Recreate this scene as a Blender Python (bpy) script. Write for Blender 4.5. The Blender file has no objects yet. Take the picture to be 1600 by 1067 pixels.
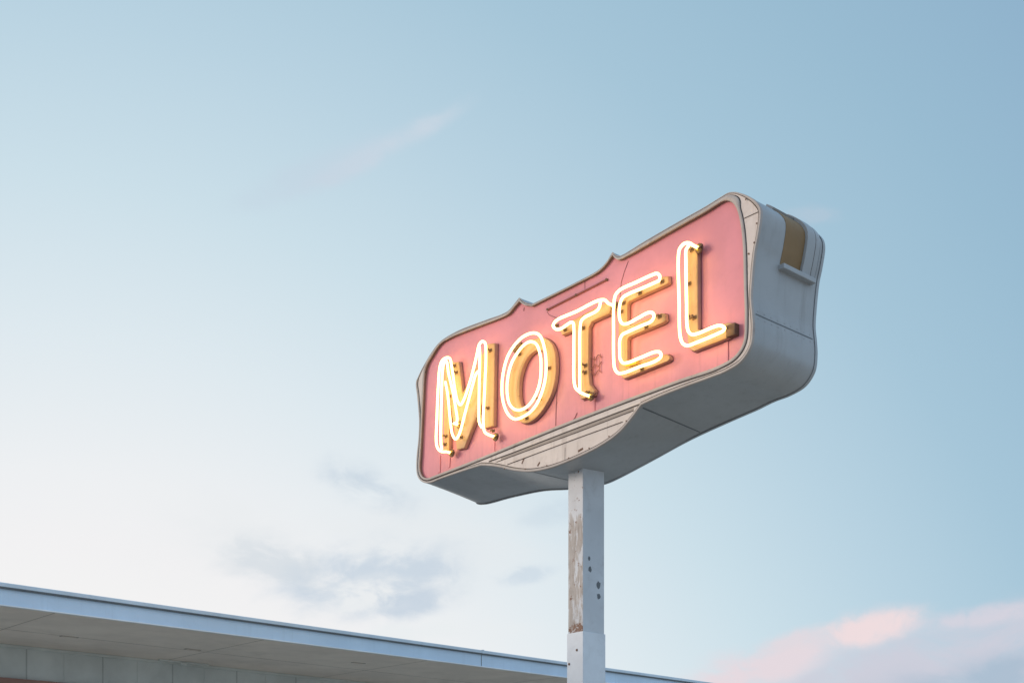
import bpy, bmesh, math, random
from mathutils import Vector, Matrix
random.seed(7)
S = bpy.context.scene
COL = S.collection
R = math.radians

def srgb(r, g, b, k=1.0):
    f = lambda c: (c / 12.92 if c <= 0.04045 else ((c + 0.055) / 1.055) ** 2.4)
    return (f(r / 255) * k, f(g / 255) * k, f(b / 255) * k, 1.0)

# ------------------------------------------------------------------ camera
FPX, HORIZON, CAM_Z = 1866.0, 1295.0, 1.6         # focal length and horizon of the 1600 px wide photograph
cam = bpy.data.cameras.new('camera')
cam.sensor_width = 36.0
cam.lens = 36.0 * FPX / 1600.0
cam.shift_y = (HORIZON - 533.5) / 1600.0          # level camera with the lens shifted up: verticals stay vertical
cam.clip_end = 6000
camo = bpy.data.objects.new('camera', cam)
COL.objects.link(camo)
camo.location = (0, 0, CAM_Z)
camo.rotation_euler = (R(90), 0, 0)
S.camera = camo

# ------------------------------------------------------------------ sky, sun, exposure
SUN_AZ, SUN_EL = -92.0, 9.0                       # degrees clockwise from +Y; low on the left
W = bpy.data.worlds.new('World')
S.world = W
W.use_nodes = True
nt = W.node_tree
nt.nodes.clear()

class NG:
    """small helper that writes node graphs"""
    def __init__(self, tree): self.t = tree
    def n(self, kind, **kw):
        nd = self.t.nodes.new(kind)
        for k, v in kw.items(): setattr(nd, k, v)
        return nd
    def put(self, sock, v):
        if hasattr(v, 'is_linked') or isinstance(v, bpy.types.NodeSocket): self.t.links.new(v, sock)
        else: sock.default_value = v
    def m(self, op, a, b=None, c=None, clamp=False):
        nd = self.n('ShaderNodeMath', operation=op); nd.use_clamp = clamp
        self.put(nd.inputs[0], a)
        if b is not None: self.put(nd.inputs[1], b)
        if c is not None: self.put(nd.inputs[2], c)
        return nd.outputs[0]
    def v(self, op, a, b=None):
        nd = self.n('ShaderNodeVectorMath', operation=op)
        self.put(nd.inputs[0], a)
        if b is not None: self.put(nd.inputs[1], b)
        return nd.outputs['Value'] if op in ('DOT_PRODUCT', 'LENGTH') else nd.outputs['Vector']
    def ramp(self, f, stops, interp='LINEAR'):
        nd = self.n('ShaderNodeValToRGB')
        cr = nd.color_ramp; cr.interpolation = interp
        while len(cr.elements) < len(stops): cr.elements.new(0.5)
        for e, (p, c) in zip(cr.elements, stops):
            e.position = p
            e.color = c if isinstance(c, tuple) else (c, c, c, 1)
        self.put(nd.inputs[0], f)
        return nd.outputs[0]
    def mix(self, f, a, b, mode='MIX'):
        nd = self.n('ShaderNodeMix', data_type='RGBA', blend_type=mode)
        self.put(nd.inputs[0], f); self.put(nd.inputs[6], a); self.put(nd.inputs[7], b)
        return nd.outputs[2]
    def noise(self, vec, scale, detail=4, rough=0.55, dist=0.0):
        nd = self.n('ShaderNodeTexNoise')
        self.put(nd.inputs['Vector'], vec)
        nd.inputs['Scale'].default_value = scale; nd.inputs['Detail'].default_value = detail
        nd.inputs['Roughness'].default_value = rough; nd.inputs['Distortion'].default_value = dist
        return nd.outputs[0]
    def sep(self, vec):
        nd = self.n('ShaderNodeSeparateXYZ'); self.put(nd.inputs[0], vec); return nd.outputs
    def comb(self, x, y, z):
        nd = self.n('ShaderNodeCombineXYZ')
        for i, k in enumerate((x, y, z)): self.put(nd.inputs[i], k)
        return nd.outputs[0]
    def sm(self, x, lo, hi):
        nd = self.n('ShaderNodeMapRange', interpolation_type='SMOOTHSTEP')
        self.put(nd.inputs[0], x); nd.inputs[1].default_value = lo; nd.inputs[2].default_value = hi
        return nd.outputs[0]

def angles(px, py):
    a, b = (px - 800) / FPX, (HORIZON - py) / FPX
    az = math.atan(a)
    return az, math.atan(b * math.cos(az))

def direction(px, py):
    return Vector(((px - 800) / FPX, 1, (HORIZON - py) / FPX)).normalized()

g = NG(nt)
D = g.v('NORMALIZE', g.n('ShaderNodeTexCoord').outputs['Generated'])
sx, sy, sz = g.sep(D)[:3]
az = g.m('ARCTAN2', sx, sy)
el = g.m('ARCSINE', sz)
glow = direction(100, 1650)                                            # just under the horizon, ahead and to the left
dist = g.m('ARCCOSINE', g.v('DOT_PRODUCT', D, tuple(glow)))
base = g.ramp(g.m('DIVIDE', dist, 3.2), [(d / 3.2, srgb(*c)) for d, c in (
    (0.30, (249, 248, 246)), (0.40, (246, 245, 246)), (0.45, (242, 244, 246)), (0.55, (226, 237, 243)), (0.65, (207, 227, 237)), (0.75, (188, 214, 229)),
    (0.85, (169, 201, 220)), (0.95, (156, 191, 213)), (1.05, (146, 181, 207)), (1.25, (142, 179, 211)), (1.75, (180, 203, 225, 1.15)), (2.4, (178, 203, 227, 1.3)))], 'LINEAR')
# warm afterglow far to the left, outside the photograph, round the low sun
sunv = (math.sin(R(SUN_AZ)) * math.cos(R(SUN_EL)), math.cos(R(SUN_AZ)) * math.cos(R(SUN_EL)), math.sin(R(SUN_EL)))
sdist = g.m('ARCCOSINE', g.v('DOT_PRODUCT', D, sunv))
base = g.mix(g.m('MULTIPLY', g.sm(sdist, 1.05, 0.15), 0.9), base, srgb(255, 238, 222, 1.25))
# clouds: each a soft ellipse broken up by noise
warp = g.noise(D, 9.0, 5, 0.6)
def blob(px, py, rx, ry, tilt=0.0, nscale=14.0, amt=0.9, seed=0.0, hard=(0.10, 1.0), stretch=(1, 1, 1.6)):
    a0, e0 = angles(px, py)
    dx = g.m('SUBTRACT', az, a0); dy = g.m('SUBTRACT', el, e0)
    ct, st = math.cos(tilt), math.sin(tilt)
    x = g.m('ADD', g.m('MULTIPLY', dx, ct), g.m('MULTIPLY', dy, st))
    y = g.m('SUBTRACT', g.m('MULTIPLY', dy, ct), g.m('MULTIPLY', dx, st))
    q = g.m('ADD', g.m('POWER', g.m('ABSOLUTE', g.m('DIVIDE', x, rx / FPX)), 2.0), g.m('POWER', g.m('ABSOLUTE', g.m('DIVIDE', y, ry / FPX)), 2.0))
    fall = g.m('EXPONENT', g.m('MULTIPLY', q, -1.0))
    nz = g.noise(g.v('ADD', g.v('MULTIPLY', D, stretch), (seed, seed * 1.7, -seed)), nscale, 7, 0.58, 0.35)
    val = g.m('ADD', g.m('MULTIPLY', fall, 1.0), g.m('MULTIPLY', g.m('SUBTRACT', nz, 0.5), g.m('MULTIPLY', fall, 3.6)))
    return g.m('MULTIPLY', g.sm(val, *hard), amt)
def cloud(col, c, *a, **k):
    return g.mix(blob(*a, **k), col, c)
sky = base
sky = cloud(sky, srgb(207, 219, 231), 590, 238, 140, 15, R(24), 20, 0.8, 3.1)
sky = cloud(sky, srgb(200, 216, 230), 500, 270, 150, 24, R(22), 12, 0.5, 6.9)
sky = cloud(sky, srgb(236, 239, 241), 560, 860, 330, 90, 0, 9, 0.5, 8.2)
sky = cloud(sky, srgb(200, 214, 227), 575, 762, 75, 30, R(-20), 22, 0.7, 1.3)
sky = cloud(sky, srgb(200, 212, 222), 430, 880, 90, 40, R(-10), 24, 0.5, 2.7)
sky = cloud(sky, srgb(196, 211, 226), 585, 905, 140, 56, R(8), 24, 0.75, 5.4)
sky = cloud(sky, srgb(197, 211, 226), 620, 945, 90, 26, R(8), 24, 0.75, 3.9)
sky = cloud(sky, srgb(186, 205, 224), 820, 898, 46, 15, R(8), 38, 0.4, 9.9)
sky = cloud(sky, srgb(200, 215, 228), 870, 800, 60, 20, R(8), 26, 0.35, 7.1)
sky = cloud(sky, srgb(238, 241, 243), 575, 930, 75, 26, R(12), 32, 1.0, 2.2)
sky = cloud(sky, srgb(238, 242, 244), 660, 990, 150, 24, R(2), 22, 0.8, 6.1)
sky = cloud(sky, srgb(208, 209, 222), 1520, 1030, 340, 62, R(8), 9, 1.0, 4.4)
sky = cloud(sky, srgb(170, 190, 210), 1580, 1062, 200, 40, R(4), 10, 0.85, 7.7)
sky = cloud(sky, srgb(235, 220, 226), 1170, 1045, 130, 34, R(14), 16, 0.9, 0.6)
sky = cloud(sky, srgb(243, 224, 226), 1345, 983, 85, 26, R(10), 24, 1.0, 2.9)
sky = cloud(sky, srgb(232, 220, 226), 1250, 1000, 60, 18, R(10), 22, 0.8, 8.9)
sky = cloud(sky, srgb(224, 216, 226), 1530, 962, 110, 16, R(6), 22, 0.7, 5.9)
sky = cloud(sky, srgb(200, 207, 220), 1265, 336, 50, 12, R(-6), 30, 0.3, 6.6)
# the sky behind the photographer is clear and a little brighter; a true atmosphere is blended in
ns = g.n('ShaderNodeTexSky', sky_type='NISHITA')
ns.sun_disc = False; ns.sun_elevation = R(SUN_EL); ns.sun_rotation = R(SUN_AZ)
nsc = g.mix(1.0, ns.outputs[0], (0.10, 0.10, 0.10, 1), 'MULTIPLY')
sky = g.mix(0.05, sky, nsc)
bg = g.n('ShaderNodeBackground'); g.put(bg.inputs[0], sky); bg.inputs[1].default_value = 1.0
out = g.n('ShaderNodeOutputWorld'); nt.links.new(bg.outputs[0], out.inputs[0])

sun = bpy.data.lights.new('sun', 'SUN')
sun.energy = 1.5
sun.angle = R(18)
sun.color = (1.0, 0.82, 0.68)
suno = bpy.data.objects.new('sun', sun)
COL.objects.link(suno)
sd = Vector((math.sin(R(SUN_AZ)) * math.cos(R(SUN_EL)), math.cos(R(SUN_AZ)) * math.cos(R(SUN_EL)), math.sin(R(SUN_EL))))
suno.rotation_euler = sd.to_track_quat('Z', 'Y').to_euler()
suno.location = sd * 60

S.view_settings.view_transform = 'Standard'
S.view_settings.look = 'None'
S.view_settings.gamma = 1
S.view_settings.use_curve_mapping = False
S.view_settings.exposure = 0.0
S.cycles.max_bounces = 8
S.cycles.use_denoising = True

# ------------------------------------------------------------------ materials
def paint(name, color, rough=0.5, dirt=(0.12, 0.09, 0.07), dirt_amt=0.35, dirt_scale=5.0, streak=0.0, streak_scale=9.0,
          chips=0.0, chip_color=(0.10, 0.055, 0.035), chip_scale=16.0, var=0.08, bump=0.06, metallic=0.0, spec=0.3, extra=None):
    m = bpy.data.materials.new(name); m.use_nodes = True
    t = m.node_tree; q = NG(t)
    b = t.nodes['Principled BSDF']
    P = q.n('ShaderNodeTexCoord').outputs['Object']
    c = q.mix(q.m('MULTIPLY', q.sm(q.noise(P, 1.7, 5, 0.6), 0.35, 0.7), 1.0), tuple(x * (1 - var) for x in color[:3]) + (1,), tuple(min(1, x * (1 + var)) for x in color[:3]) + (1,))
    if extra: c = extra(q, P, c)
    if streak:
        st = q.noise(q.v('MULTIPLY', P, (streak_scale, streak_scale, 0.55)), 1.6, 5, 0.65)
        c = q.mix(q.m('MULTIPLY', q.sm(st, 0.52, 0.78), streak), c, dirt + (1,))
    if dirt_amt:
        dn = q.noise(P, dirt_scale, 8, 0.68, 0.4)
        c = q.mix(q.m('MULTIPLY', q.sm(dn, 0.50, 0.86), dirt_amt), c, dirt + (1,))
    rg = q.m('ADD', rough, q.m('MULTIPLY', q.m('SUBTRACT', q.noise(P, 22, 4, 0.6), 0.5), 0.25))
    if chips:
        cn = q.noise(q.v('MULTIPLY', P, (1, 1, 0.6)), chip_scale, 7, 0.7)
        cm = q.sm(cn, 1.0 - chips, 1.0 - chips + 0.03)
        c = q.mix(cm, c, chip_color + (1,))
        rg = q.m('ADD', rg, q.m('MULTIPLY', cm, 0.3))
    q.put(b.inputs['Base Color'], c); q.put(b.inputs['Roughness'], rg)
    b.inputs['Metallic'].default_value = metallic
    b.inputs['Specular IOR Level'].default_value = spec
    if bump:
        bp = q.n('ShaderNodeBump'); bp.inputs['Strength'].default_value = bump; bp.inputs['Distance'].default_value = 0.02
        q.put(bp.inputs['Height'], q.m('ADD', q.noise(P, 2.2, 3, 0.5), q.m('MULTIPLY', q.noise(P, 60, 3, 0.5), 0.05)))
        t.links.new(bp.outputs[0], b.inputs['Normal'])
    return m

def post_wear(q, P, c):
    # the left (front) side of the steel post has lost its paint over a long strip; the foot of the post was repainted
    x, y, z = q.sep(P)[:3]
    nrm = q.sep(q.n('ShaderNodeTexCoord').outputs['Normal'])
    front = q.sm(nrm[1], -0.4, -0.9)
    edge = q.noise(q.v('MULTIPLY', P, (9, 9, 2.2)), 2.0, 7, 0.65)
    band = q.m('MULTIPLY', q.sm(z, 3.52, 3.62), q.sm(z, 4.95, 4.62))
    mask = q.m('MULTIPLY', q.sm(q.m('ADD', edge, q.m('MULTIPLY', band, 0.42)), 0.80, 0.92), q.m('MULTIPLY', band, front))
    grain = q.noise(q.v('MULTIPLY', P, (40, 40, 3.0)), 1.5, 6, 0.7)
    wc = q.ramp(grain, [(0.30, (0.21, 0.18, 0.16, 1)), (0.5, (0.34, 0.305, 0.28, 1)), (0.68, (0.48, 0.45, 0.43, 1))])
    c = q.mix(q.m('MULTIPLY', mask, 0.9), c, wc)
    rust = q.m('MULTIPLY', q.sm(q.m('ADD', q.noise(P, 17, 6, 0.7), q.m('MULTIPLY', q.sm(z, 3.72, 3.58), 0.16)), 0.60, 0.66), q.m('MULTIPLY', front, q.sm(z, 3.54, 3.57)))
    return q.mix(rust, c, (0.17, 0.085, 0.055, 1))

def pink_wear(q, P, c):
    x, y, z = q.sep(P)[:3]
    st = q.noise(q.comb(q.m('MULTIPLY', x, 15.0), 0.0, q.m('MULTIPLY', z, 0.7)), 1.0, 5, 0.7)
    low = q.sm(z, 6.1, 5.5)
    c = q.mix(q.m('MULTIPLY', q.m('MULTIPLY', q.sm(st, 0.50, 0.72), low), 0.45), c, (0.36, 0.13, 0.15, 1))
    gr = q.m('MULTIPLY', q.sm(z, 5.66, 5.44), q.sm(q.noise(P, 6, 6, 0.7), 0.35, 0.75))
    return q.mix(q.m('MULTIPLY', gr, 0.5), c, (0.38, 0.19, 0.17, 1))

M = {}
M['body'] = paint('cabinet_paint', (0.35, 0.365, 0.38), 0.34, dirt=(0.16, 0.15, 0.14), dirt_amt=0.38, dirt_scale=1.8, streak=0.30, streak_scale=7, var=0.07, bump=0.16, spec=0.45)
M['cream'] = paint('cream_metal', (0.66, 0.585, 0.54), 0.5, dirt=(0.25, 0.18, 0.15), dirt_amt=0.6, dirt_scale=6, streak=0.4, chips=0.27, bump=0.08)
M['trim'] = paint('trim_metal', (0.43, 0.385, 0.36), 0.48, dirt=(0.19, 0.13, 0.11), dirt_amt=0.7, dirt_scale=8, chips=0.28, bump=0.05)
M['recess'] = paint('recess_paint', (0.17, 0.115, 0.11), 0.7, dirt=(0.12, 0.09, 0.08), dirt_amt=0.4, dirt_scale=8)
M['rosy'] = paint('rosy_trim', (0.58, 0.45, 0.41), 0.5, dirt=(0.24, 0.17, 0.15), dirt_amt=0.5, dirt_scale=9, chips=0.28)
M['pink'] = paint('pink_enamel', (0.70, 0.25, 0.295), 0.42, dirt=(0.42, 0.16, 0.18), dirt_amt=0.42, dirt_scale=2.6, var=0.08, bump=0.05, extra=pink_wear)
M['letter'] = paint('letter_enamel', (0.52, 0.31, 0.165), 0.45, dirt=(0.36, 0.15, 0.08), dirt_amt=0.75, dirt_scale=5, streak=0.3, chips=0.33, chip_color=(0.16, 0.08, 0.045), chip_scale=9, bump=0.05)
M['dark'] = paint('dark_gap', (0.07, 0.055, 0.05), 0.8, dirt_amt=0, bump=0)
M['seam_shade'] = paint('seam_and_shade', (0.15, 0.165, 0.18), 0.8, dirt_amt=0, bump=0)
M['reargap'] = paint('rear_gap_paint', (0.17, 0.18, 0.20), 0.8, dirt_amt=0, bump=0)
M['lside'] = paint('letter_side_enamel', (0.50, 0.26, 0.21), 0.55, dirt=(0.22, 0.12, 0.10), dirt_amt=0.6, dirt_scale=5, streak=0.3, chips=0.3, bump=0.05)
M['pinkseam_shade'] = paint('pink_seam_and_shade', (0.27, 0.10, 0.105), 0.8, dirt_amt=0, bump=0)
M['rust'] = paint('rusty_iron', (0.17, 0.10, 0.07), 0.8, dirt=(0.05, 0.03, 0.02), dirt_amt=0.6, dirt_scale=30, bump=0.1)
M['wire'] = paint('painted_wire', (0.34, 0.13, 0.12), 0.7, dirt_amt=0.3, bump=0)
M['brass'] = paint('amber_glass', (0.72, 0.48, 0.10), 0.25, dirt=(0.20, 0.12, 0.03), dirt_amt=0.5, dirt_scale=40, bump=0)
M['grime'] = paint('grimy_band', (0.34, 0.29, 0.26), 0.6, dirt=(0.14, 0.11, 0.09), dirt_amt=0.6, dirt_scale=9, chips=0.3)
M['brown'] = paint('brown_primer', (0.26, 0.165, 0.08), 0.6, dirt=(0.14, 0.10, 0.06), dirt_amt=0.5, dirt_scale=4, bump=0.05)
M['post'] = paint('post_paint', (0.57, 0.60, 0.64), 0.5, dirt=(0.22, 0.20, 0.19), dirt_amt=0.35, dirt_scale=5, chips=0.28, chip_color=(0.16, 0.17, 0.20), chip_scale=7, extra=post_wear)
M['sleeve'] = paint('post_sleeve_paint', (0.68, 0.72, 0.77), 0.5, dirt=(0.25, 0.22, 0.2), dirt_amt=0.25, dirt_scale=6, chips=0.27, chip_color=(0.2, 0.16, 0.14), chip_scale=11)
M['fascia'] = paint('pale_blue_paint', (0.60, 0.75, 0.90), 0.5, dirt=(0.25, 0.32, 0.40), dirt_amt=0.2, dirt_scale=3, streak=0.15, var=0.04)
M['cap'] = paint('roof_edge_metal', (0.60, 0.70, 0.78), 0.45, dirt=(0.25, 0.3, 0.35), dirt_amt=0.3, dirt_scale=5, var=0.06)
M['bead'] = paint('white_drip_edge', (0.82, 0.86, 0.90), 0.45, dirt_amt=0.15)
M['soffit'] = paint('soffit_board', (0.82, 0.74, 0.67), 0.8, dirt=(0.35, 0.31, 0.28), dirt_amt=0.4, dirt_scale=1.2, var=0.06)
M['wallp'] = paint('wall_panel_paint', (0.60, 0.64, 0.63), 0.75, dirt=(0.2, 0.21, 0.2), dirt_amt=0.35, dirt_scale=1.5)
M['brick'] = paint('red_brown_board', (0.34, 0.20, 0.17), 0.8, dirt=(0.15, 0.09, 0.07), dirt_amt=0.5, dirt_scale=6)
M['roof'] = paint('roof_gravel', (0.32, 0.31, 0.30), 0.95, dirt_amt=0.5, dirt_scale=40)
M['ground'] = paint('worn_concrete', (0.58, 0.49, 0.40), 0.9, dirt=(0.36, 0.32, 0.28), dirt_amt=0.6, dirt_scale=0.6)
def neon_mat():
    m = bpy.data.materials.new('neon_glow'); m.use_nodes = True
    b = m.node_tree.nodes['Principled BSDF']
    b.inputs['Base Color'].default_value = (0.9, 0.85, 0.75, 1)
    b.inputs['Emission Color'].default_value = (1.0, 0.74, 0.21, 1)
    b.inputs['Emission Strength'].default_value = 5.6
    b.inputs['Roughness'].default_value = 0.15
    return m
M['neon'] = neon_mat()

# ------------------------------------------------------------------ mesh helpers
def link(name, bm, mat, parent=None, smooth=None):
    bmesh.ops.remove_doubles(bm, verts=bm.verts, dist=1e-5)
    bmesh.ops.recalc_face_normals(bm, faces=bm.faces)
    me = bpy.data.meshes.new(name); bm.to_mesh(me); bm.free()
    me.materials.append(mat)
    if smooth is not None:
        for p in me.polygons: p.use_smooth = True
        me.set_sharp_from_angle(angle=R(smooth))
    o = bpy.data.objects.new(name, me); COL.objects.link(o)
    o.parent = parent
    return o

def box(bm, lo, hi, bev=0.0):
    x0, y0, z0 = lo; x1, y1, z1 = hi
    vs = [bm.verts.new(p) for p in ((x0,y0,z0),(x1,y0,z0),(x1,y1,z0),(x0,y1,z0),(x0,y0,z1),(x1,y0,z1),(x1,y1,z1),(x0,y1,z1))]
    fs = [bm.faces.new([vs[i] for i in f]) for f in ((0,1,2,3),(4,5,6,7),(0,1,5,4),(1,2,6,5),(2,3,7,6),(3,0,4,7))]
    if bev:
        es = list({e for f in fs for e in f.edges})
        bmesh.ops.recalc_face_normals(bm, faces=fs)
        bmesh.ops.bevel(bm, geom=es, offset=bev, segments=2, affect='EDGES', profile=0.6)
    return bm

def tube(bm, pts, r, closed=False, seg=12, caps=True):
    pts = [Vector(p) for p in pts]; N = len(pts); rings = []
    up = Vector((0, 1, 0.013)).normalized()
    for i, p in enumerate(pts):
        a = pts[(i - 1) % N] if (closed or i) else p
        b = pts[(i + 1) % N] if (closed or i < N - 1) else p
        t = (b - a).normalized()
        s = t.cross(up)
        if s.length < 1e-3: s = t.cross(Vector((1, 0, 0)))
        s.normalize(); k = s.cross(t).normalized()
        rr = r[i] if isinstance(r, (list, tuple)) else r
        rings.append([bm.verts.new(p + (s * math.cos(2*math.pi*j/seg) + k * math.sin(2*math.pi*j/seg)) * rr) for j in range(seg)])
    for i in range(N if closed else N - 1):
        A, B = rings[i], rings[(i + 1) % N]
        for j in range(seg): bm.faces.new((A[j], A[(j+1) % seg], B[(j+1) % seg], B[j]))
    if caps and not closed:
        bm.faces.new(rings[0]); bm.faces.new(rings[-1][::-1])
    return bm

def catmull(pts, n=6, closed=False):
    """centripetal Catmull-Rom through 2-D or 3-D points"""
    P = [Vector(p) for p in pts]; N = len(P); out = []
    if N < 3 and not closed: return P
    for i in range(N if closed else N - 1):
        p1, p2 = P[i], P[(i + 1) % N]
        p0 = P[i - 1] if (closed or i > 0) else p1 * 2 - p2
        p3 = P[(i + 2) % N] if (closed or i + 2 < N) else p2 * 2 - p1
        t0 = 0; t1 = t0 + max(1e-6, (p1 - p0).length) ** 0.5; t2 = t1 + max(1e-6, (p2 - p1).length) ** 0.5; t3 = t2 + max(1e-6, (p3 - p2).length) ** 0.5
        for k in range(n):
            t = t1 + (t2 - t1) * k / n
            A1 = p0 * ((t1-t)/(t1-t0)) + p1 * ((t-t0)/(t1-t0)); A2 = p1 * ((t2-t)/(t2-t1)) + p2 * ((t-t1)/(t2-t1)); A3 = p2 * ((t3-t)/(t3-t2)) + p3 * ((t-t2)/(t3-t2))
            B1 = A1 * ((t2-t)/(t2-t0)) + A2 * ((t-t0)/(t2-t0)); B2 = A2 * ((t3-t)/(t3-t1)) + A3 * ((t-t1)/(t3-t1))
            out.append(B1 * ((t2-t)/(t2-t1)) + B2 * ((t-t1)/(t2-t1)))
    if not closed: out.append(P[-1].copy())
    return out

def cornered(pts, n=5):
    """closed outline; a point written (x, y, 1) is a sharp corner"""
    c = [i for i, p in enumerate(pts) if len(p) > 2]
    flat = [p[:2] for p in pts]
    if not c: return catmull(flat, n, True)
    out = []
    for k, i in enumerate(c):
        j = c[(k + 1) % len(c)]
        if j <= i: j += len(pts)
        seg = [flat[q % len(pts)] for q in range(i, j + 1)]
        out += catmull(seg, n)[:-1] if len(seg) > 2 else [Vector(seg[0]).lerp(Vector(seg[1]), q / n) for q in range(n)]
    return out

def resample(pts, step, closed=True):
    P = list(pts) + ([pts[0]] if closed else [])
    out = []
    for a, b in zip(P, P[1:]):
        k = max(1, int(math.ceil((b - a).length / step)))
        out += [a.lerp(b, q / k) for q in range(k)]
    if not closed: out.append(P[-1])
    return out

def normals2(P):
    """outward normals of a clockwise (u right, v up) closed outline"""
    N = len(P); out = []
    for i in range(N):
        t = (P[(i + 1) % N] - P[i - 1]); t.normalize()
        out.append(Vector((-t.y, t.x)))
    return out

def ribbon(bm, path, inner, w0, w1):
    """flat bar between two 2-D paths of equal length, from depth w0 to w1; rounded front edge"""
    N = len(path); rows = []
    for i, (a, b) in enumerate(zip(path, inner)):
        e = w1[i] if isinstance(w1, list) else w1
        c = a.lerp(b, 0.18); d = a.lerp(b, 0.82); wm = w0 + (e - w0) * 0.72
        rows.append([bm.verts.new((p.x, w, p.y)) for p, w in ((a, w0), (a, wm), (c, e), (d, e), (b, wm), (b, w0))])
    for i in range(N):
        A, B = rows[i], rows[(i + 1) % N]
        for j in range(5): bm.faces.new((A[j], A[j+1], B[j+1], B[j]))
    return bm

def strip2(bm, pts, width, w0, w1):
    """thin flat line drawn along an open 2-D path lying in the plane of the sign face"""
    pts = [Vector(p) for p in pts]; rows = []
    for i, p in enumerate(pts):
        t = (pts[min(i + 1, len(pts) - 1)] - pts[max(i - 1, 0)]).normalized(); nn = Vector((-t.y, t.x)) * width / 2
        rows.append([bm.verts.new((q.x, w, q.y)) for q, w in ((p + nn, w0), (p + nn, w1), (p - nn, w1), (p - nn, w0))])
    for A, B in zip(rows, rows[1:]):
        for j in range(3): bm.faces.new((A[j], A[j+1], B[j+1], B[j]))
    bm.faces.new(rows[0]); bm.faces.new(rows[-1][::-1])
    return bm

def fill(bm, loops, w):
    es = []
    for L in loops:
        vs = [bm.verts.new((p.x, w, p.y)) for p in L]
        es += [bm.edges.new((vs[i], vs[(i + 1) % len(vs)])) for i in range(len(vs))]
    bmesh.ops.triangle_fill(bm, use_beauty=True, use_dissolve=False, edges=es)
    return bm

def prism(bm, poly, w0, w1, bev=0.0):
    a = [bm.verts.new((p[0], w0, p[1])) for p in poly]; b = [bm.verts.new((p[0], w1, p[1])) for p in poly]
    N = len(poly)
    for i in range(N): bm.faces.new((a[i], a[(i+1) % N], b[(i+1) % N], b[i]))
    fb = bm.faces.new(a); ff = bm.faces.new(b)
    if bev:
        bmesh.ops.recalc_face_normals(bm, faces=bm.faces)
        bmesh.ops.bevel(bm, geom=list(ff.edges), offset=bev, segments=2, affect='EDGES', profile=0.5, clamp_overlap=True)
    return bm

def thing(name, label, cat, loc, rz=0.0):
    o = bpy.data.objects.new(name, None); COL.objects.link(o)
    o.empty_display_size = 0.3
    o.location = loc; o.rotation_euler = (0, 0, rz)
    o['label'] = label; o['category'] = cat
    return o

# ------------------------------------------------------------------ ground
bm = bmesh.new()
ring = [bm.verts.new((2500 * math.cos(k * math.pi / 24), 2500 * math.sin(k * math.pi / 24), 0)) for k in range(48)]
bm.faces.new(ring)
gr = link('ground', bm, M['ground']); gr['kind'] = 'structure'

# ------------------------------------------------------------------ motel building
DX, DY = 0.720, 0.694
BO = Vector((-4.97, 11.6))                                  # a point on the roof edge
bld = thing('motel_building', 'low motel building with a pale blue roof edge over a deep grey soffit', 'building', (BO.x, BO.y, 0), math.atan2(DY, DX))
EAVE, SOF = 4.0, 3.782
X0, X1, DEPTH, OVER = -9.0, 32.0, 9.0, 2.44
bm = bmesh.new(); box(bm, (X0, 0.03, SOF + 0.02), (X1, DEPTH, EAVE - 0.015)); link('roof', bm, M['roof'], bld)
bm = bmesh.new(); box(bm, (X0, 0.0, SOF + 0.004), (X1, 0.028, EAVE - 0.052), 0.003); fas = link('fascia', bm, M['fascia'], bld)
bm = bmesh.new()                                            # roof edge metal: a lip that stands proud of the fascia
prof = [(0.026, EAVE - 0.014), (-0.030, EAVE - 0.006), (-0.036, EAVE - 0.012), (-0.036, EAVE - 0.044), (-0.028, EAVE - 0.048), (-0.026, EAVE - 0.030), (0.026, EAVE - 0.034)]
va = [bm.verts.new((X0, p[0], p[1])) for p in prof]; vb = [bm.verts.new((X1, p[0], p[1])) for p in prof]
for i in range(len(prof)): bm.faces.new((va[i], va[(i+1) % 7], vb[(i+1) % 7], vb[i]))
bm.faces.new(va); bm.faces.new(vb)
cap = link('roof_edge', bm, M['cap'], bld)
bm = bmesh.new(); box(bm, (X0, -0.028, EAVE - 0.062), (X1, -0.002, EAVE - 0.050)); link('lip_shadow_strip', bm, M['seam_shade'], bld)  # dark strip standing in for the shadow under the lip
bm = bmesh.new(); box(bm, (X0, -0.014, SOF - 0.010), (X1, 0.030, SOF + 0.003), 0.003); link('drip_edge', bm, M['bead'], bld)
bm = bmesh.new(); box(bm, (X0, 0.031, SOF), (X1, OVER + 0.1, SOF + 0.018)); sof = link('soffit', bm, M['soffit'], bld)

def on_soffit(px, py, z=SOF):
    t = (z - CAM_Z) * FPX / (HORIZON - py)
    p = Vector(((px - 800) / FPX * t, t)) - BO
    return p.x * DX + p.y * DY, -p.x * DY + p.y * DX
def on_wall(px, py, y):
    dx = (px - 800) / FPX
    t = (y + BO.y * DX - BO.x * DY) / (DX - dx * DY)
    p = Vector((dx * t, t)) - BO
    return p.x * DX + p.y * DY, CAM_Z + (HORIZON - py) / FPX * t
def joint(name, a, b, width, mat, parent):
    a, b = Vector(a), Vector(b); t = (b - a).normalized(); nn = Vector((-t.y, t.x)) * width / 2
    bm = bmesh.new()
    lo = [bm.verts.new((q.x, q.y, SOF - 0.0015)) for q in (a + nn, b + nn, b - nn, a - nn)]
    hi = [bm.verts.new((q.x, q.y, SOF + 0.002)) for q in (a + nn, b + nn, b - nn, a - nn)]
    bm.faces.new(lo)
    for i in range(4): bm.faces.new((lo[i], lo[(i+1) % 4], hi[(i+1) % 4], hi[i]))
    return link(name, bm, mat, parent)
M['wjoint'] = paint('wall_joint', (0.42, 0.45, 0.445), 0.9, dirt_amt=0, bump=0)
M['sjoint'] = paint('soffit_joint', (0.44, 0.40, 0.37), 0.9, dirt_amt=0, bump=0)
k0 = on_soffit(6, 982)
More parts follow.
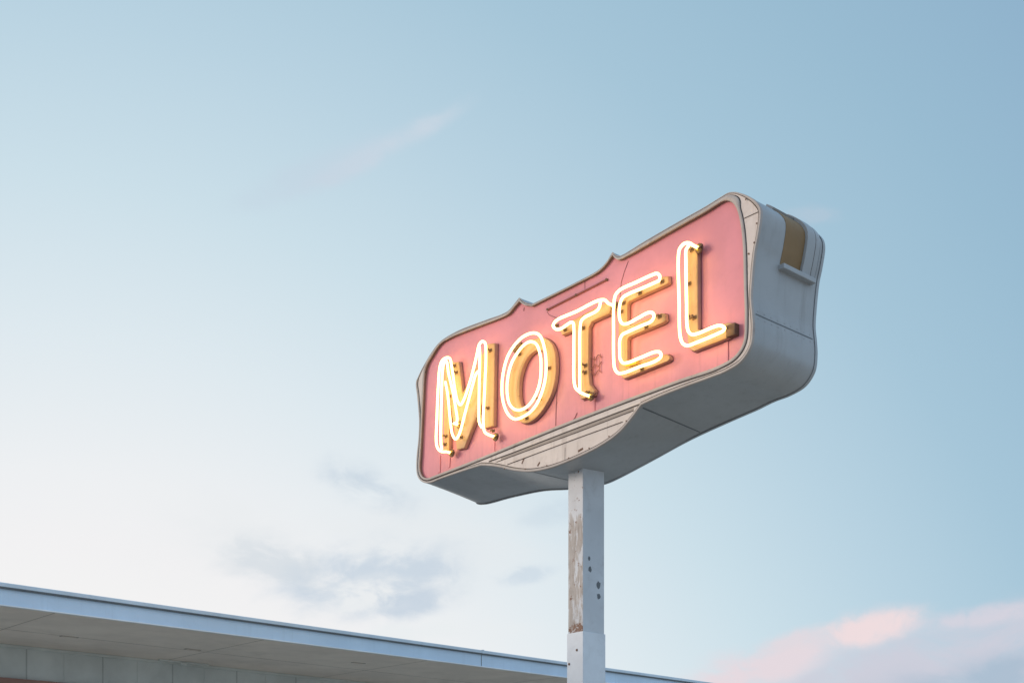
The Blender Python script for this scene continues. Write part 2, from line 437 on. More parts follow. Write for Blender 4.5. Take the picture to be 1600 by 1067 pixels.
joint('panel_joint', (X0 + 0.2, k0[1]), (X1 - 0.2, k0[1] + 0.01), 0.012, M['sjoint'], sof)
for k in range(-3, 12):
    x = k0[0] + k * 2.44
    if X0 < x < X1: joint('panel_joint', (x, 0.06), (x + 0.004, OVER - 0.02), 0.010, M['sjoint'], sof)
for px, py, wd in ((108, 994, 0.10), (301, 1014, 0.10), (560, 1035, 0.1)):
    x, y = on_soffit(px, py); bm = bmesh.new(); box(bm, (x - wd, y - 0.03, SOF - 0.008), (x + wd, y + 0.03, SOF + 0.002), 0.003)
    v = link('soffit_vent', bm, M['sjoint'], bld)
    for s in range(5):
        bm = bmesh.new(); box(bm, (x - wd * 0.85, y - 0.024 + s * 0.011, SOF - 0.0105), (x + wd * 0.85, y - 0.019 + s * 0.011, SOF - 0.0082)); link('slat', bm, M['soffit'], v)
x, y = on_soffit(272, 1036); y = OVER - 0.09
bm = bmesh.new(); box(bm, (x - 0.35, y - 0.025, SOF - 0.022), (x + 0.35, y + 0.025, SOF - 0.001), 0.006)
lamp = link('light_fitting', bm, M['wallp'], bld)
bm = bmesh.new(); tube(bm, [(x, y, SOF - 0.02), (x, y, SOF - 0.04), (x, y, SOF - 0.055)], [0.05, 0.045, 0.02], seg=16); link('lamp_base', bm, M['wallp'], lamp, 40)
WY = OVER
lintel = on_wall(30, 1060, WY)[1]
bm = bmesh.new(); box(bm, (X0 + 0.1, WY + 0.03, lintel + 0.002), (X1 - 0.1, WY + 0.2, SOF - 0.002)); wall = link('upper_wall', bm, M['wallp'], bld)
bm = bmesh.new(); box(bm, (X0 + 0.1, WY - 0.02, lintel - 0.16), (X1 - 0.1, WY + 0.2, lintel), 0.004); link('header_board', bm, M['brick'], bld)
bm = bmesh.new(); box(bm, (X0 + 0.1, WY + 0.02, 0.0), (X1 - 0.1, WY + 0.2, lintel - 0.162)); link('lower_wall', bm, M['wallp'], bld)
bm = bmesh.new(); box(bm, (X0 + 0.1, WY + 0.201, 0.0), (X1 - 0.1, DEPTH - 0.3, SOF + 0.018)); link('rear_wall', bm, M['wallp'], bld)
xa, xb = on_wall(43, 1040, WY)[0], on_wall(104, 1040, WY)[0]
for k in range(-8, 26):
    x = xa + k * (xb - xa) * 1.0
    bm = bmesh.new(); wd = 0.008 if k % 2 == 0 else 0.02
    if k % 2: box(bm, (x - wd, WY + 0.024, lintel + 0.003), (x + wd, WY + 0.0298, SOF - 0.003), 0.003)
    else: box(bm, (x - wd, WY + 0.0285, lintel + 0.003), (x + wd, WY + 0.0299, SOF - 0.003))
    link('wall_batten', bm, M['wallp'] if k % 2 else M['wjoint'], wall)
bm = bmesh.new(); box(bm, (X0 + 0.1, WY + 0.004, SOF - 0.035), (X1 - 0.1, WY + 0.0295, SOF - 0.001), 0.004); link('cornice_trim', bm, M['wallp'], bld)
xj = on_wall(752, 1022, 0.0)[0]
bm = bmesh.new(); box(bm, (xj - 0.018, -0.041, EAVE - 0.050), (xj + 0.018, -0.037, EAVE - 0.004)); box(bm, (xj - 0.018, -0.041, EAVE - 0.0035), (xj + 0.018, 0.02, EAVE - 0.0005)); link('cap_clip', bm, M['cap'], cap)
bm = bmesh.new(); box(bm, (xj - 0.004, -0.003, SOF + 0.006), (xj + 0.004, -0.0005, EAVE - 0.064)); link('fascia_joint', bm, M['seam_shade'], fas)

# ------------------------------------------------------------------ motel sign
EX = Vector((0.6468, -0.7626)); EN = Vector((0.7626, 0.6468))     # along the sign; away from its face
SO = Vector(((916 - 800) / FPX * 12.0, 12.0))                     # foot of the post, 12 m away
sign = thing('motel_sign', 'pink motel sign with lit neon letters on a tall white post', 'sign', (SO.x, SO.y, 0), math.atan2(EX.y, EX.x))
D2 = 0.4374                                                       # half the depth of the sign box
def F(px, py, w=-D2):
    """point of the photograph -> (u, v) on the plane at depth w of the sign"""
    dx = (px - 800) / FPX
    t = (w + SO.dot(EN)) / (dx * EN.x + EN.y)
    p = Vector((dx * t, t)) - SO
    return Vector((p.dot(EX), CAM_Z + (HORIZON - py) / FPX * t))

OUT = [(651,598),(655,586.5),(667.5,562),(681,541.5),(688,534),(696,528),(709,520.5),(722.5,514),(764,498.5),(784.4,491.2),(795.4,484.8),(803.7,475),(811.3,465.5,1),
       (819,472),(831,475.5,1),(865,459),(900,441.5),(936,421.4),(948,409),(957,394.3,1),(961,398.5),(967,400.5),(974,398),(1005,379),(1037.5,360),(1070,341.4),(1102.5,323.2),(1127,308),(1138,301.8),(1148,300.6),
       (1157,302.5),(1168,306.5),(1181,314.5),(1188.5,324.5),(1190,336),(1185.5,369),(1181,392),(1176.5,437),(1175,466),(1177,490),(1178,513),(1174.5,540),(1160,564),(1136,580),(1115,588.5),(1060,608.5),(1025,622.5),(1003,632.5,1),
       (988,653),(968,676),(940,696),(900,716),(860,731),(830,736.5),(805,735),(780,729.5),(765,727.5),(752,727,1),(725,735.5),(690,747.5),(674,753.5),(663,753.5),(655.5,748),(652,738),(652,714),(654.5,688),(655.7,656),(653,620)]
outl = resample(cornered([tuple(F(*p[:2])) + tuple(p[2:]) for p in OUT], 6), 0.07)
PNK = [(664.5,580),(668,569),(676,555),(684,542.5),(690,536),(697,531.5),(709,525.5),(722.5,520),(750,509.5),(784.4,496.3),(795.4,490.2),(804,480),(812,471,1),
       (819,476.5),(831,478.5,1),(865,461.5),(900,444),(936,424.3),(948,412),(957.3,399,1),(961,403.5),(967,406.3),(977,402.3),(1005,387),(1037.5,368.3),(1070,350),(1102.5,331.8),(1119,321.3),(1130,315),(1138,314.2),(1148.5,320),(1154.5,334),(1159,356),(1162,388),(1163.5,450),(1164.8,500),(1162,536),(1150,555.5),(1124,571.5),
       (1060,594),(900,654.5),(755.5,713.5),(711,731),(680,743),(668,747),(660,743.5),(656.5,733),(657.5,709),(659.5,667),(661.5,625)]
pink = resample(cornered([tuple(F(*p[:2])) + tuple(p[2:]) for p in PNK], 6), 0.06)
on_, pn_ = normals2(outl), normals2(pink)
NO = len(outl)

# --- box: front outline carried back to the rear outline, where the belly under the sign is shallower
chord_a, chord_b = F(752, 727), F(1003, 632.5)
RB = [F(x, y, D2) for x, y in ((735, 781), (752, 788), (800, 777), (845, 767.5), (865, 765.5), (888, 764.5), (925, 760.5), (950, 755), (968, 747), (1020, 719.5), (1078, 688), (1141, 659), (1200, 633.5), (1225, 622))]
RB = catmull(RB, 4)
def rear(p):
    v = p.y
    if p.y < 5.62 and RB[0].x < p.x < RB[-1].x:
        k = next(q for q in range(1, len(RB)) if RB[q].x >= p.x)
        f_ = (p.x - RB[k-1].x) / (RB[k].x - RB[k-1].x)
        vr = RB[k-1].y + (RB[k].y - RB[k-1].y) * f_
        e = min(1, (p.x - RB[0].x) / 0.18, (RB[-1].x - p.x) / 0.30); e = e * e * (3 - 2 * e)
        v = v + (vr - v) * e
    return Vector((p.x, v))
back = [rear(p) for p in outl]
bm = bmesh.new(); rows = []
SEG = 6
for k in range(SEG + 1):
    w = -D2 + 0.004 + (2 * D2 - 0.008) * k / SEG
    f_ = k / SEG
    rows.append([bm.verts.new((a.x + (b.x - a.x) * f_, w, a.y + (b.y - a.y) * f_)) for a, b in zip(outl, back)])
for A, B in zip(rows, rows[1:]):
    for i in range(NO): bm.faces.new((A[i], A[(i+1) % NO], B[(i+1) % NO], B[i]))
cab = link('cabinet', bm, M['body'], sign, 42)
bm = bmesh.new(); fill(bm, [back], D2 - 0.006); link('rear_panel', bm, M['pink'], cab)

# --- front frame, recess, pink face
FW = -D2
bm = bmesh.new(); fill(bm, [outl, pink], FW); frame = link('front_frame', bm, M['cream'], sign)
REC = 0.030
bm = bmesh.new()
A = [bm.verts.new((p.x, FW, p.y)) for p in pink]; B = [bm.verts.new((p.x, FW + REC, p.y)) for p in pink]
for i in range(len(pink)): bm.faces.new((A[i], A[(i+1) % len(pink)], B[(i+1) % len(pink)], B[i]))
link('recess_edge', bm, M['recess'], frame, 40)
bm = bmesh.new(); fill(bm, [pink], FW + REC - 0.002); face = link('sign_face', bm, M['pink'], sign)
FACE = FW + REC - 0.002

def nearest(p, P):
    best = 9
    for a, b in zip(P, P[1:] + P[:1]):
        d = b - a; t = max(0, min(1, (p - a).dot(d) / max(1e-9, d.length_squared))); best = min(best, (p - a - d * t).length)
    return best
gi = [nearest(p, outl) for p in pink]; go = [nearest(p, pink) for p in outl]
def smooth(x, n=2):
    for _ in range(n): x = [(x[i-1] + 2 * x[i] + x[(i+1) % len(x)]) / 4 for i in range(len(x))]
    return x
def upness(n): return max(0.0, min(1.0, (n.y - 0.35) / 0.3))          # along the top one trim fills the whole rim
wi = smooth([max(0.004, min(0.027 + 0.05 * upness(pn_[i]), gi[i] * (0.42 + 0.22 * upness(pn_[i])))) for i in range(len(pink))])
wo = smooth([max(0.003, min(0.023, go[i] * (0.36 - 0.24 * upness(on_[i])))) for i in range(NO)])
bm = bmesh.new(); ribbon(bm, pink, [p + n * w for p, n, w in zip(pink, pn_, wi)], FW - 0.0005, [FW - min(0.022, w * 0.5) for w in wi]); link('inner_trim', bm, M['trim'], frame, 40)
bm = bmesh.new(); ribbon(bm, [p + n * 0.003 for p, n in zip(outl, on_)], [p - n * w for p, n, w in zip(outl, on_, wo)], FW + 0.012, [FW - min(0.020, w * 0.5) for w in wo]); link('outer_trim', bm, M['trim'], cab, 40)
bm = bmesh.new()                                                   # dark gap on the inside of the outer trim
ga = [p - n * (w + 0.001) for p, n, w in zip(outl, on_, wo)]; gb = [p - n * (w + min(0.011, w * 0.35)) for p, n, w in zip(outl, on_, wo)]
va = [bm.verts.new((p.x, FW - 0.0015, p.y)) for p in ga]; vb = [bm.verts.new((p.x, FW - 0.0015, p.y)) for p in gb]
for i in range(NO): bm.faces.new((va[i], va[(i+1) % NO], vb[(i+1) % NO], vb[i]))
link('trim_gap', bm, M['dark'], frame)
bm = bmesh.new(); va = [bm.verts.new((p.x + n.x * (w + 0.001), FW - 0.0012, p.y + n.y * (w + 0.001))) for p, n, w in zip(pink, pn_, wi)]; vb = [bm.verts.new((p.x + n.x * (w + min(0.008, w * 0.3)), FW - 0.0012, p.y + n.y * (w + min(0.008, w * 0.3)))) for p, n, w in zip(pink, pn_, wi)]
for i in range(len(pink)): bm.faces.new((va[i], va[(i+1) % len(pink)], vb[(i+1) % len(pink)], vb[i]))
link('trim_gap', bm, M['dark'], frame)
bn_ = normals2(back)
bm = bmesh.new(); ribbon(bm, [p + n * 0.005 for p, n in zip(back, bn_)], [p - n * 0.03 for p, n in zip(back, bn_)], D2 - 0.035, D2 + 0.008); link('rear_trim', bm, M['body'], cab, 40)
bm = bmesh.new(); va = [bm.verts.new((p.x + n.x * 0.002, D2 - 0.040, p.y + n.y * 0.002)) for p, n in zip(back, bn_)]; vb = [bm.verts.new((p.x + n.x * 0.002, D2 - 0.0355, p.y + n.y * 0.002)) for p, n in zip(back, bn_)]
for i in range(NO): bm.faces.new((va[i], va[(i+1) % NO], vb[(i+1) % NO], vb[i]))
link('rear_gap', bm, M['reargap'], cab)

# --- sheet joints running round the box from front to back
def skin(p_front, w, off):
    """point of the box skin: nearest outline point carried to depth w"""
    i = min(range(NO), key=lambda q: (outl[q] - p_front).length)
    j = (i + 1) % NO if (outl[(i + 1) % NO] - p_front).length < (outl[i - 1] - p_front).length else i - 1
    d = outl[j] - outl[i]; t = max(0, min(1, (p_front - outl[i]).dot(d) / d.length_squared))
    f_ = (w + D2) / (2 * D2)
    a = outl[i].lerp(outl[j], t).lerp(back[i].lerp(back[j], t), f_); n = on_[i].lerp(on_[j], t).normalized()
    return Vector((a.x + n.x * off, w, a.y + n.y * off)), n
def sheet_joint(p, width=0.009, mat='seam_shade', name='sheet_joint'):
    bm = bmesh.new(); L = []
    for k in range(13):
        w = -D2 + 0.03 + (2 * D2 - 0.09) * k / 12
        q, n = skin(p, w, 0.0022); t = Vector((-n.y, 0, n.x)) * width / 2
        L.append((bm.verts.new(q + t), bm.verts.new(q - t)))
    for a, b in zip(L, L[1:]): bm.faces.new((a[0], a[1], b[1], b[0]))
    link(name, bm, M[mat], cab)
sheet_joint(F(1177, 489)); sheet_joint(F(1001, 636), 0.012); sheet_joint(F(831, 737), 0.016)

# --- curved patches that follow the end of the box (service hatch)
def arc(p0, p1):
    i = min(range(NO), key=lambda q: (outl[q] - p0).length); j = min(range(NO), key=lambda q: (outl[q] - p1).length)
    L = [i]
    while L[-1] != j: L.append((L[-1] + 1) % NO)
    return catmull([outl[q] for q in L], 3)
def patch(name, path, w0, w1, off, mat, parent, inner=0.0):
    """plate bent along the path, from inner to off above the skin"""
    ns = []
    for i in range(len(path)):
        t = (path[min(i+1, len(path)-1)] - path[max(i-1, 0)]).normalized(); ns.append(Vector((-t.y, t.x)))
    bm = bmesh.new(); L = []
    for p, n in zip(path, ns):
        a, b = p + n * inner, p + n * off
        L.append([bm.verts.new((q.x, w, q.y)) for q, w in ((a, w0), (b, w0), (b, w1), (a, w1))])
    for A, B in zip(L, L[1:]):
        for j in range(4): bm.faces.new((A[j], A[(j+1) % 4], B[(j+1) % 4], B[j]))
    bm.faces.new(L[0]); bm.faces.new(L[-1][::-1])
    return link(name, bm, M[mat], parent, 35)
LEDGE_V = 6.335
pt = min((p for p in outl if p.x > 2.2 and p.y > 6.0), key=lambda p: abs(p.y - LEDGE_V))
arc1 = arc(F(1160, 303), pt)
hatch = patch('hatch', arc1, -0.114, 0.149, 0.004, 'brown', cab)
patch('hatch_cover', arc1, 0.151, 0.262, 0.030, 'body', cab)
patch('hatch_cover', arc1, 0.270, 0.335, 0.024, 'body', cab)
patch('hatch_gap', arc1, 0.2622, 0.2698, 0.029, 'dark', cab)
patch('hatch_gap', arc1[len(arc1)//3:], 0.349, 0.362, 0.006, 'seam_shade', cab)
patch('hatch_flange', arc1[:max(4, len(arc1)//6)], -0.135, 0.335, 0.020, 'body', cab, 0.0)
e0 = arc1[-1]
bm = bmesh.new(); box(bm, (e0.x - 0.02, -0.125, LEDGE_V - 0.035), (e0.x + 0.055, 0.325, LEDGE_V + 0.006), 0.006); link('hatch_ledge', bm, M['body'], cab)

# --- belly panel under the face: grimy band, thin lines, rust ticks, right wing line
def line(name, pts, width, mat, parent, w0=None, w1=None, plane=None):
    pl = FW if plane is None else plane
    bm = bmesh.new(); strip2(bm, [F(*p, pl) for p in pts], width, pl - 0.0003 if w0 is None else w0, pl - 0.003 if w1 is None else w1)
    return link(name, bm, M[mat], parent)
line('panel_line', [(764,721),(800,708),(900,669.5),(1000,631.5)], 0.012, 'dark', frame)
line('grime_band', [(783,716.5),(830,698.5),(900,672.5),(990,637.5)], 0.040, 'grime', frame, FW - 0.0003, FW - 0.0022)
line('panel_line', [(776,721.7),(900,676),(990,641.5)], 0.007, 'dark', frame)
line('panel_line', [(793,725.7),(900,685.5),(973,659)], 0.008, 'dark', frame)
line('panel_line', [(883,699),(882.6,722)], 0.004, 'grime', frame)
for a, b, wd in (((819,716),(815.5,724.5),.014), ((843.5,722),(840,728),.016), ((911,700.5),(903.5,705),.02), ((1133,577.5),(1137,574),.01)):
    line('rust_spot', [a, b], wd, 'rust', frame)
line('panel_line', [(1163,341.5),(1186,331)], 0.006, 'dark', frame)
line('rust_spot', [(1170.5,395.5),(1169.5,398)], 0.02, 'rust', frame)
line('panel_line', [(652,714),(657,711.5)], 0.006, 'dark', frame); line('panel_line', [(661,583.5),(666,581)], 0.008, 'dark', frame)

for px, py in ((790,732.5),(822,732.8),(856,727.5),(890,716),(922,700.5),(953,682),(980,658),(1167,312.5),(1184,350),(1180,380)):
    p = F(px, py); bm = bmesh.new(); tube(bm, [(p.x, FW - 0.012, p.y), (p.x, FW - 0.0165, p.y), (p.x, FW - 0.017, p.y)], [0.008, 0.007, 0.003], seg=8); link('screw', bm, M['rust'], frame, 40)
for k in range(9):                            # blind rivets along the sheet joints of the box
    w = -D2 + 0.06 + k * 0.09
    for base_p, dv in ((F(1177, 489), 0.03), (F(1177, 489), -0.03)):
        q, n = skin(base_p + Vector((0, dv)), w, 0.0)
        bm = bmesh.new(); tube(bm, [q, q + Vector((n.x, 0, n.y)) * 0.003, q + Vector((n.x, 0, n.y)) * 0.0034], [0.006, 0.005, 0.002], seg=8); link('rivet', bm, M['body'], cab, 40)
# --- pink face: sheet joints, cracks, old rail, drip conduits
line('face_joint', [(872,560),(871.3,600),(869,640),(868.5,665)], 0.008, 'pinkseam_shade', face, plane=FACE)
line('face_joint', [(982,408),(976,424),(971,441),(969,462),(968,520)], 0.006, 'pinkseam_shade', face, plane=FACE)
line('face_joint', [(914,436),(914,452)], 0.005, 'pinkseam_shade', face, plane=FACE)
line('face_crack', [(902,645),(899,652),(895,658)], 0.012, 'pinkseam_shade', face, plane=FACE)
line('face_crack', [(855,487),(858,492),(866,495.5),(873,498)], 0.005, 'pinkseam_shade', face, plane=FACE)
line('face_crack', [(819,481),(818.5,486)], 0.012, 'pinkseam_shade', face, plane=FACE)
r0, r1 = F(857, 484, FACE), F(949, 437.5, FACE)
bm = bmesh.new(); tube(bm, [(r0.x, FACE - 0.010, r0.y), (r1.x, FACE - 0.010, r1.y)], 0.009, seg=8); link('old_rail', bm, M['pinkseam_shade'], face, 50)
for q in (r0, r0.lerp(r1, 0.5), r1):
    bm = bmesh.new(); tube(bm, [(q.x, FACE, q.y), (q.x, FACE - 0.02, q.y)], 0.012, seg=8); link('rail_bracket', bm, M['rust'], face, 50)
for (xa_, ya, xb_, yb, wd) in ((770,690,770,710,0.075), (926.5,626,926.5,646,0.06), (1135,535,1135,566,0.045), (687,712,686.5,738,0.04), (703,708,702,730,0.03)):
    bm = bmesh.new(); strip2(bm, [F(xa_, ya, FACE), F(xb_, yb, FACE)], wd, FACE + 0.0005, FACE - 0.008); link('conduit', bm, M['pink'], face)

# --- letters: raised enamel letters with neon tubes standing off in front of them
BF, BB = FACE - 0.048, FACE + 0.0005          # front and back of the raised letters
TW = FACE - 0.132                             # plane of the tubes
z1 = lambda x, y: (640 + x / 3.335, 480 + y / 3.335)
z2 = lambda x, y: (780 + x / 4.104, 380 + y / 4.104)
z3 = lambda x, y: (930 + x / 3.333, 290 + y / 3.333)
z6 = lambda x, y: (660 + x / 5.93, 540 + y / 5.93)
def neon(parent, conv, pts, closed=False, r=0.0126, ends=(0, 0)):
    P = [F(*conv(*p), TW) for p in pts]
    Q = catmull(P, 6, closed)
    L = [(q.x, TW, q.y) for q in Q]
    if not closed:                            # the glass bends back to its electrode
        if ends[0]: L = [(L[0][0], TW + 0.06, L[0][2]), (L[0][0], TW + 0.02, L[0][2])] + L
        if ends[1]: L = L + [(L[-1][0], TW + 0.02, L[-1][2]), (L[-1][0], TW + 0.06, L[-1][2])]
    bm = bmesh.new(); tube(bm, L, r, closed); tb = link('neon_tube', bm, M['neon'], parent, 60)
    if not closed:
        for e, q in zip(ends, (P[0], P[-1])):
            if e:
                bm = bmesh.new(); tube(bm, [(q.x, TW + 0.055, q.y), (q.x, TW + 0.07, q.y), (q.x, BF, q.y)], [0.02, 0.026, 0.03], seg=12); link('electrode', bm, M['brass'], parent, 50)
                bm = bmesh.new(); tube(bm, [(q.x, BF + 0.002, q.y), (q.x, BF - 0.012, q.y)], 0.042, seg=14)
                s = random.uniform(0.02, 0.045); tube(bm, catmull([(q.x, BF - 0.03, q.y), (q.x + s, BF - 0.04, q.y - 0.02), (q.x + s * 1.6, BF - 0.01, q.y + 0.01)], 5), 0.007, seg=8)
                link('electrode_socket', bm, M['rust'], parent, 50)
def clips(parent, conv, pts):
    for p in pts:
        q = F(*conv(*p), BF); h = random.uniform(0.025, 0.05)
        bm = bmesh.new()
        box(bm, (q.x - 0.022, BF - 0.006, q.y - 0.016), (q.x + 0.022, BF + 0.001, q.y + 0.016), 0.002)
        tube(bm, [(q.x, BF, q.y), (q.x - 0.002, BF - h, q.y + 0.003)], 0.009, seg=8)
        box(bm, (q.x - 0.016, BF - h - 0.01, q.y - 0.010), (q.x + 0.016, BF - h, q.y + 0.010), 0.002)
        link('tube_support', bm, M['rust'], parent, 40)
def letter(conv, poly, hole=None, bev=0.010, label=None):
    P = [F(*conv(*p), BF) for p in poly]
    bm = bmesh.new()
    if hole is None: prism(bm, P, BB, BF, bev)
    else:
        H = [F(*conv(*p), BF) for p in hole]
        N = len(P)
        rings = [[bm.verts.new((q.x, w, q.y)) for q in L] for L, w in ((P, BB), (P, BF), (H, BF), (H, BB))]
        for A, B in zip(rings, rings[1:]):
            for i in range(N): bm.faces.new((A[i], A[(i+1) % N], B[(i+1) % N], B[i]))
        bmesh.ops.recalc_face_normals(bm, faces=bm.faces)
        es = [e for e in bm.edges if all(abs(v.co.y - BF) < 1e-6 for v in e.verts) and e.calc_face_angle(0) > 1]
        bmesh.ops.bevel(bm, geom=es, offset=bev, segments=2, affect='EDGES', profile=0.5)
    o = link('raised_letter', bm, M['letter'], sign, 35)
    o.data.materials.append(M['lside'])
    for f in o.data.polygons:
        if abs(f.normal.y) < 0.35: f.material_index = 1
    loops = []                                # dark rim painting in the contact shade where letter meets face
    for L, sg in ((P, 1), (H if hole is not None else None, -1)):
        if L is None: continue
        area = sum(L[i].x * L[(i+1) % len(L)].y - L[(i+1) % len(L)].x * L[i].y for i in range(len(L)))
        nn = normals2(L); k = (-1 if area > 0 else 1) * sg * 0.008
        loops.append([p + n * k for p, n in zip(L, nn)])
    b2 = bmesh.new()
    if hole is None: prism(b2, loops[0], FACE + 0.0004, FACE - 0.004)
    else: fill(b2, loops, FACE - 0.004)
    link('letter_contact_shade', b2, M['pinkseam_shade'], o)
    if label: o['label'] = label
    return o

# M
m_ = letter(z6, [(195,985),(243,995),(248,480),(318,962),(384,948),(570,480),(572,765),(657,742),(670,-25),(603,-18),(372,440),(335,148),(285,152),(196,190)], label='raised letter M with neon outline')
neon(m_, z1, [(190,752),(172,752),(152,742),(140,712),(143,560),(150,400),(158,310),(170,278),(192,263),(210,268),(221,320),(237,430),(250,488),(265,508),(281,485),(320,370),(350,250),(362,197),(378,178),(394,188),(398,240),(390,450),(384,600),(391,648),(418,667)], ends=(1, 1))
neon(m_, z1, [(168,738),(163,700),(166,480),(173,320),(181,286),(191,280),(203,345),(225,440),(241,530),(248,588),(242,603),(230,605)], ends=(0, 1))
neon(m_, z1, [(186,388),(198,450),(212,590),(223,662),(240,686),(257,665),(292,540),(330,400),(345,350),(357,334)])
neon(m_, z1, [(364,205),(366,260),(363,400),(361,537),(363,600),(376,626)])
clips(m_, z6, [(300,188),(316,250),(632,45),(610,580),(222,840),(256,470),(363,850),(215,915),(660,790)])
# O
cx, cy = 642, 378
oo = [(690,158),(725,172),(752,215),(762,290),(757,375),(738,450),(705,515),(665,568),(625,598),(590,603),(553,580),(527,530),(516,455),(522,365),(545,280),(580,215),(630,172)]
hh = [(672,222),(692,228),(710,255),(716,300),(713,360),(700,420),(680,470),(655,510),(632,533),(608,540),(588,522),(574,485),(570,430),(574,370),(590,310),(612,265),(645,232)]
hc = lambda L: [tuple(v) for v in catmull(L, 3, True)]
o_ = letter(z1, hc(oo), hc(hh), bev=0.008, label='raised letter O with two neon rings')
neon(o_, z1, [(646,134),(680,150),(703,215),(712,300),(704,390),(675,480),(640,535),(595,568),(548,582),(512,555),(487,490),(481,420),(488,340),(510,260),(545,200),(590,155)], True)
neon(o_, z1, [(628,180),(660,192),(680,245),(685,310),(677,400),(650,470),(615,515),(575,535),(543,529),(519,500),(508,440),(512,365),(530,295),(560,240),(595,198)], True)
clips(o_, z1, [(730,318),(680,480),(612,578),(560,205),(575,245)])
bm = bmesh.new(); a, b = F(*z1(552, 232), BF), F(*z1(592, 192), BF); tube(bm, [(a.x, BF - 0.02, a.y), (b.x, BF - 0.02, b.y)], 0.02, seg=10); link('electrode_socket', bm, M['rust'], o_, 50)
# T
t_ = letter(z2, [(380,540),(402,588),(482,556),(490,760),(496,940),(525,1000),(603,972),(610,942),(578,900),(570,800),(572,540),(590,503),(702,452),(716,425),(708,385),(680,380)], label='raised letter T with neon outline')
neon(t_, z2, [(550,970),(512,950),(485,915),(479,700),(479,545),(475,512),(460,508),(392,550),(362,550),(346,528),(362,500),(500,435),(610,378),(650,364),(680,366),(698,386)], ends=(1, 1))
neon(t_, z2, [(650,372),(643,410),(628,432),(545,478),(526,500),(519,545),(517,760),(517,945)])
clips(t_, z2, [(375,530),(425,556),(542,545),(555,785),(553,830),(572,960)])
q0 = F(*z2(600, 800), FACE)                   # small illegible wire rack fixed beside the stem
bm = bmesh.new()
for k, dv in enumerate((0.075, 0.0, -0.07)):
    tube(bm, catmull([(q0.x - 0.05 + 0.045 * j, FACE - 0.012, q0.y + dv + (0.02 if (j + k) % 2 else -0.015)) for j in range(5)], 4), 0.0035, seg=6)
tube(bm, [(q0.x + 0.04, FACE - 0.014, q0.y + 0.095), (q0.x + 0.02, FACE - 0.014, q0.y - 0.085)], 0.0035, seg=6)
tube(bm, [(q0.x + 0.115, FACE - 0.014, q0.y + 0.095), (q0.x + 0.10, FACE - 0.014, q0.y - 0.06)], 0.003, seg=6)
link('wire_rack', bm, M['wire'], face, 50)
# E
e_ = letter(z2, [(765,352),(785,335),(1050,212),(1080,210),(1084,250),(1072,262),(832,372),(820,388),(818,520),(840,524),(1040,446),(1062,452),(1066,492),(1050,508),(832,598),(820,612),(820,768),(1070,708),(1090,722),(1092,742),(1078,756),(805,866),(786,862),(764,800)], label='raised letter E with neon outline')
neon(e_, z2, [(735,760),(733,560),(735,400),(745,335),(772,302),(880,250),(985,202),(1012,195),(1030,212),(1026,238),(1000,252),(910,292),(830,326),(790,352),(773,400),(772,480),(788,514),(820,516),(890,480),(955,446),(982,446),(993,468),(978,498),(910,530),(830,566),(787,590),(774,622),(773,690),(775,738),(792,766),(822,766),(910,732),(1005,696),(1033,702),(1038,725),(1012,750),(900,792),(800,830),(762,832),(742,806)], True)
clips(e_, z2, [(1047,248),(905,320),(945,537),(1030,470),(918,806),(800,385),(785,440),(860,775)])
bm = bmesh.new(); a, b = F(*z2(828, 785), BF), F(*z2(900, 765), BF); tube(bm, [(a.x, BF - 0.025, a.y), (b.x, BF - 0.025, b.y)], 0.02, seg=10); link('electrode', bm, M['brass'], e_, 50)
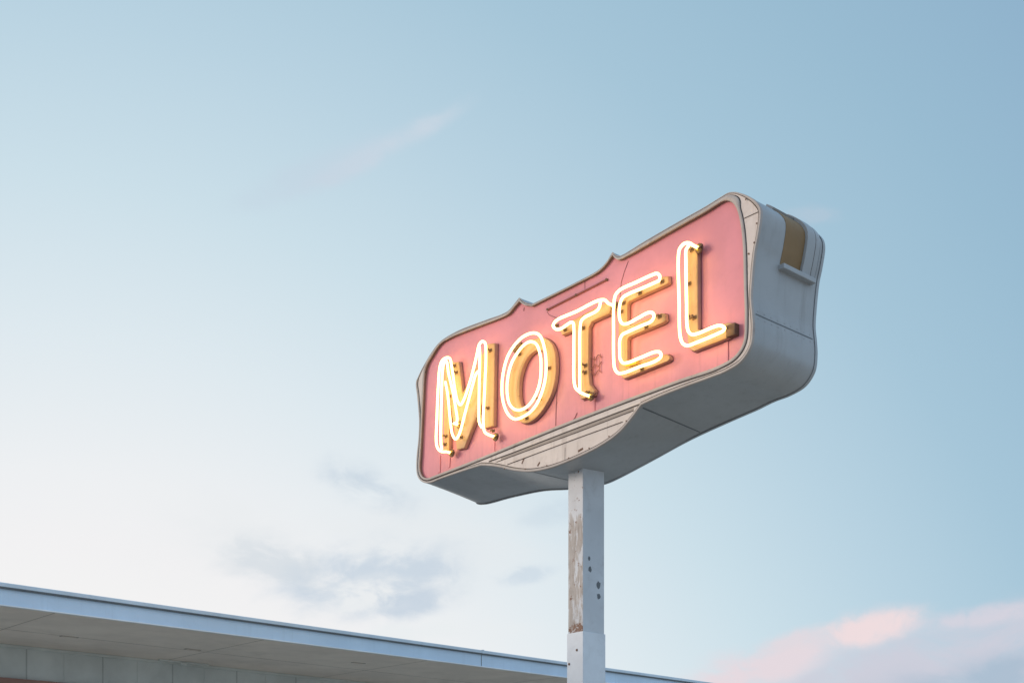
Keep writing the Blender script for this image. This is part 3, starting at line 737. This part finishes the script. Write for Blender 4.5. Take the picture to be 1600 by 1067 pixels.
# L
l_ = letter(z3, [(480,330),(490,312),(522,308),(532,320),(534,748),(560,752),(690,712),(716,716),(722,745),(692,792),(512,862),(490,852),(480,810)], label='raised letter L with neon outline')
neon(l_, z3, [(510,312),(490,300),(462,304),(440,330),(433,375),(437,600),(442,780),(455,820),(480,833),(520,820),(640,770),(668,755),(674,742),(652,729),(620,735),(535,770),(503,775),(483,752),(476,600),(473,400),(474,335),(488,312)], ends=(1, 0))
clips(l_, z3, [(505,335),(490,512),(500,685),(518,688),(690,745)])
q = F(*z3(712, 752), BF); bm = bmesh.new(); box(bm, (q.x - 0.055, BF - 0.012, q.y - 0.05), (q.x + 0.04, FACE, q.y + 0.05), 0.006); link('electrode_box', bm, M['rust'], l_)

# --- post
PW, PD = 0.107, 0.148
bm = bmesh.new(); box(bm, (-PW, -PD, 0.0), (PW, PD, 5.60), 0.006); post = link('post', bm, M['post'], sign)
bm = bmesh.new()
for s in (1,):
    for lo, hi in (((-PW-.008, -PD-.008), (PW+.008, -PD-.0005)), ((-PW-.008, PD+.0005), (PW+.008, PD+.008)), ((-PW-.008, -PD), (-PW-.0005, PD)), ((PW+.0005, -PD), (PW+.008, PD))):
        box(bm, (lo[0], lo[1], 0.01), (hi[0], hi[1], 3.56), 0.0015)
link('post_sleeve', bm, M['sleeve'], post)
for px, py, w in ((901.5,1015,-1), (889.5,1037,-1)):
    p = F(px, py, -PD - 0.008); bm = bmesh.new(); tube(bm, [(p.x, -PD - 0.0075, p.y), (p.x, -PD - 0.014, p.y), (p.x, -PD - 0.0145, p.y)], [0.013, 0.012, 0.004], seg=10); link('bolt', bm, M['rust'], post, 40)
def on_side(px, py):
    dx = (px - 800) / FPX; t = (PW + SO.dot(EX)) / (dx * EX.x + EX.y); p = Vector((dx * t, t)) - SO
    return p.dot(EN), CAM_Z + (HORIZON - py) / FPX * t
for px, py, r in ((920.5,872,.02), (921.5,889,.028), (935,913,.036), (935.5,931,.034)):
    w, v = on_side(px, py); bm = bmesh.new()
    ring = [bm.verts.new((PW + 0.0012, w + r * 0.8 * random.uniform(.7, 1.2) * math.cos(k * math.pi / 7), v + r * random.uniform(.7, 1.3) * math.sin(k * math.pi / 7))) for k in range(14)]
    bm.faces.new(ring); link('paint_chip', bm, M['seam_shade'], post)
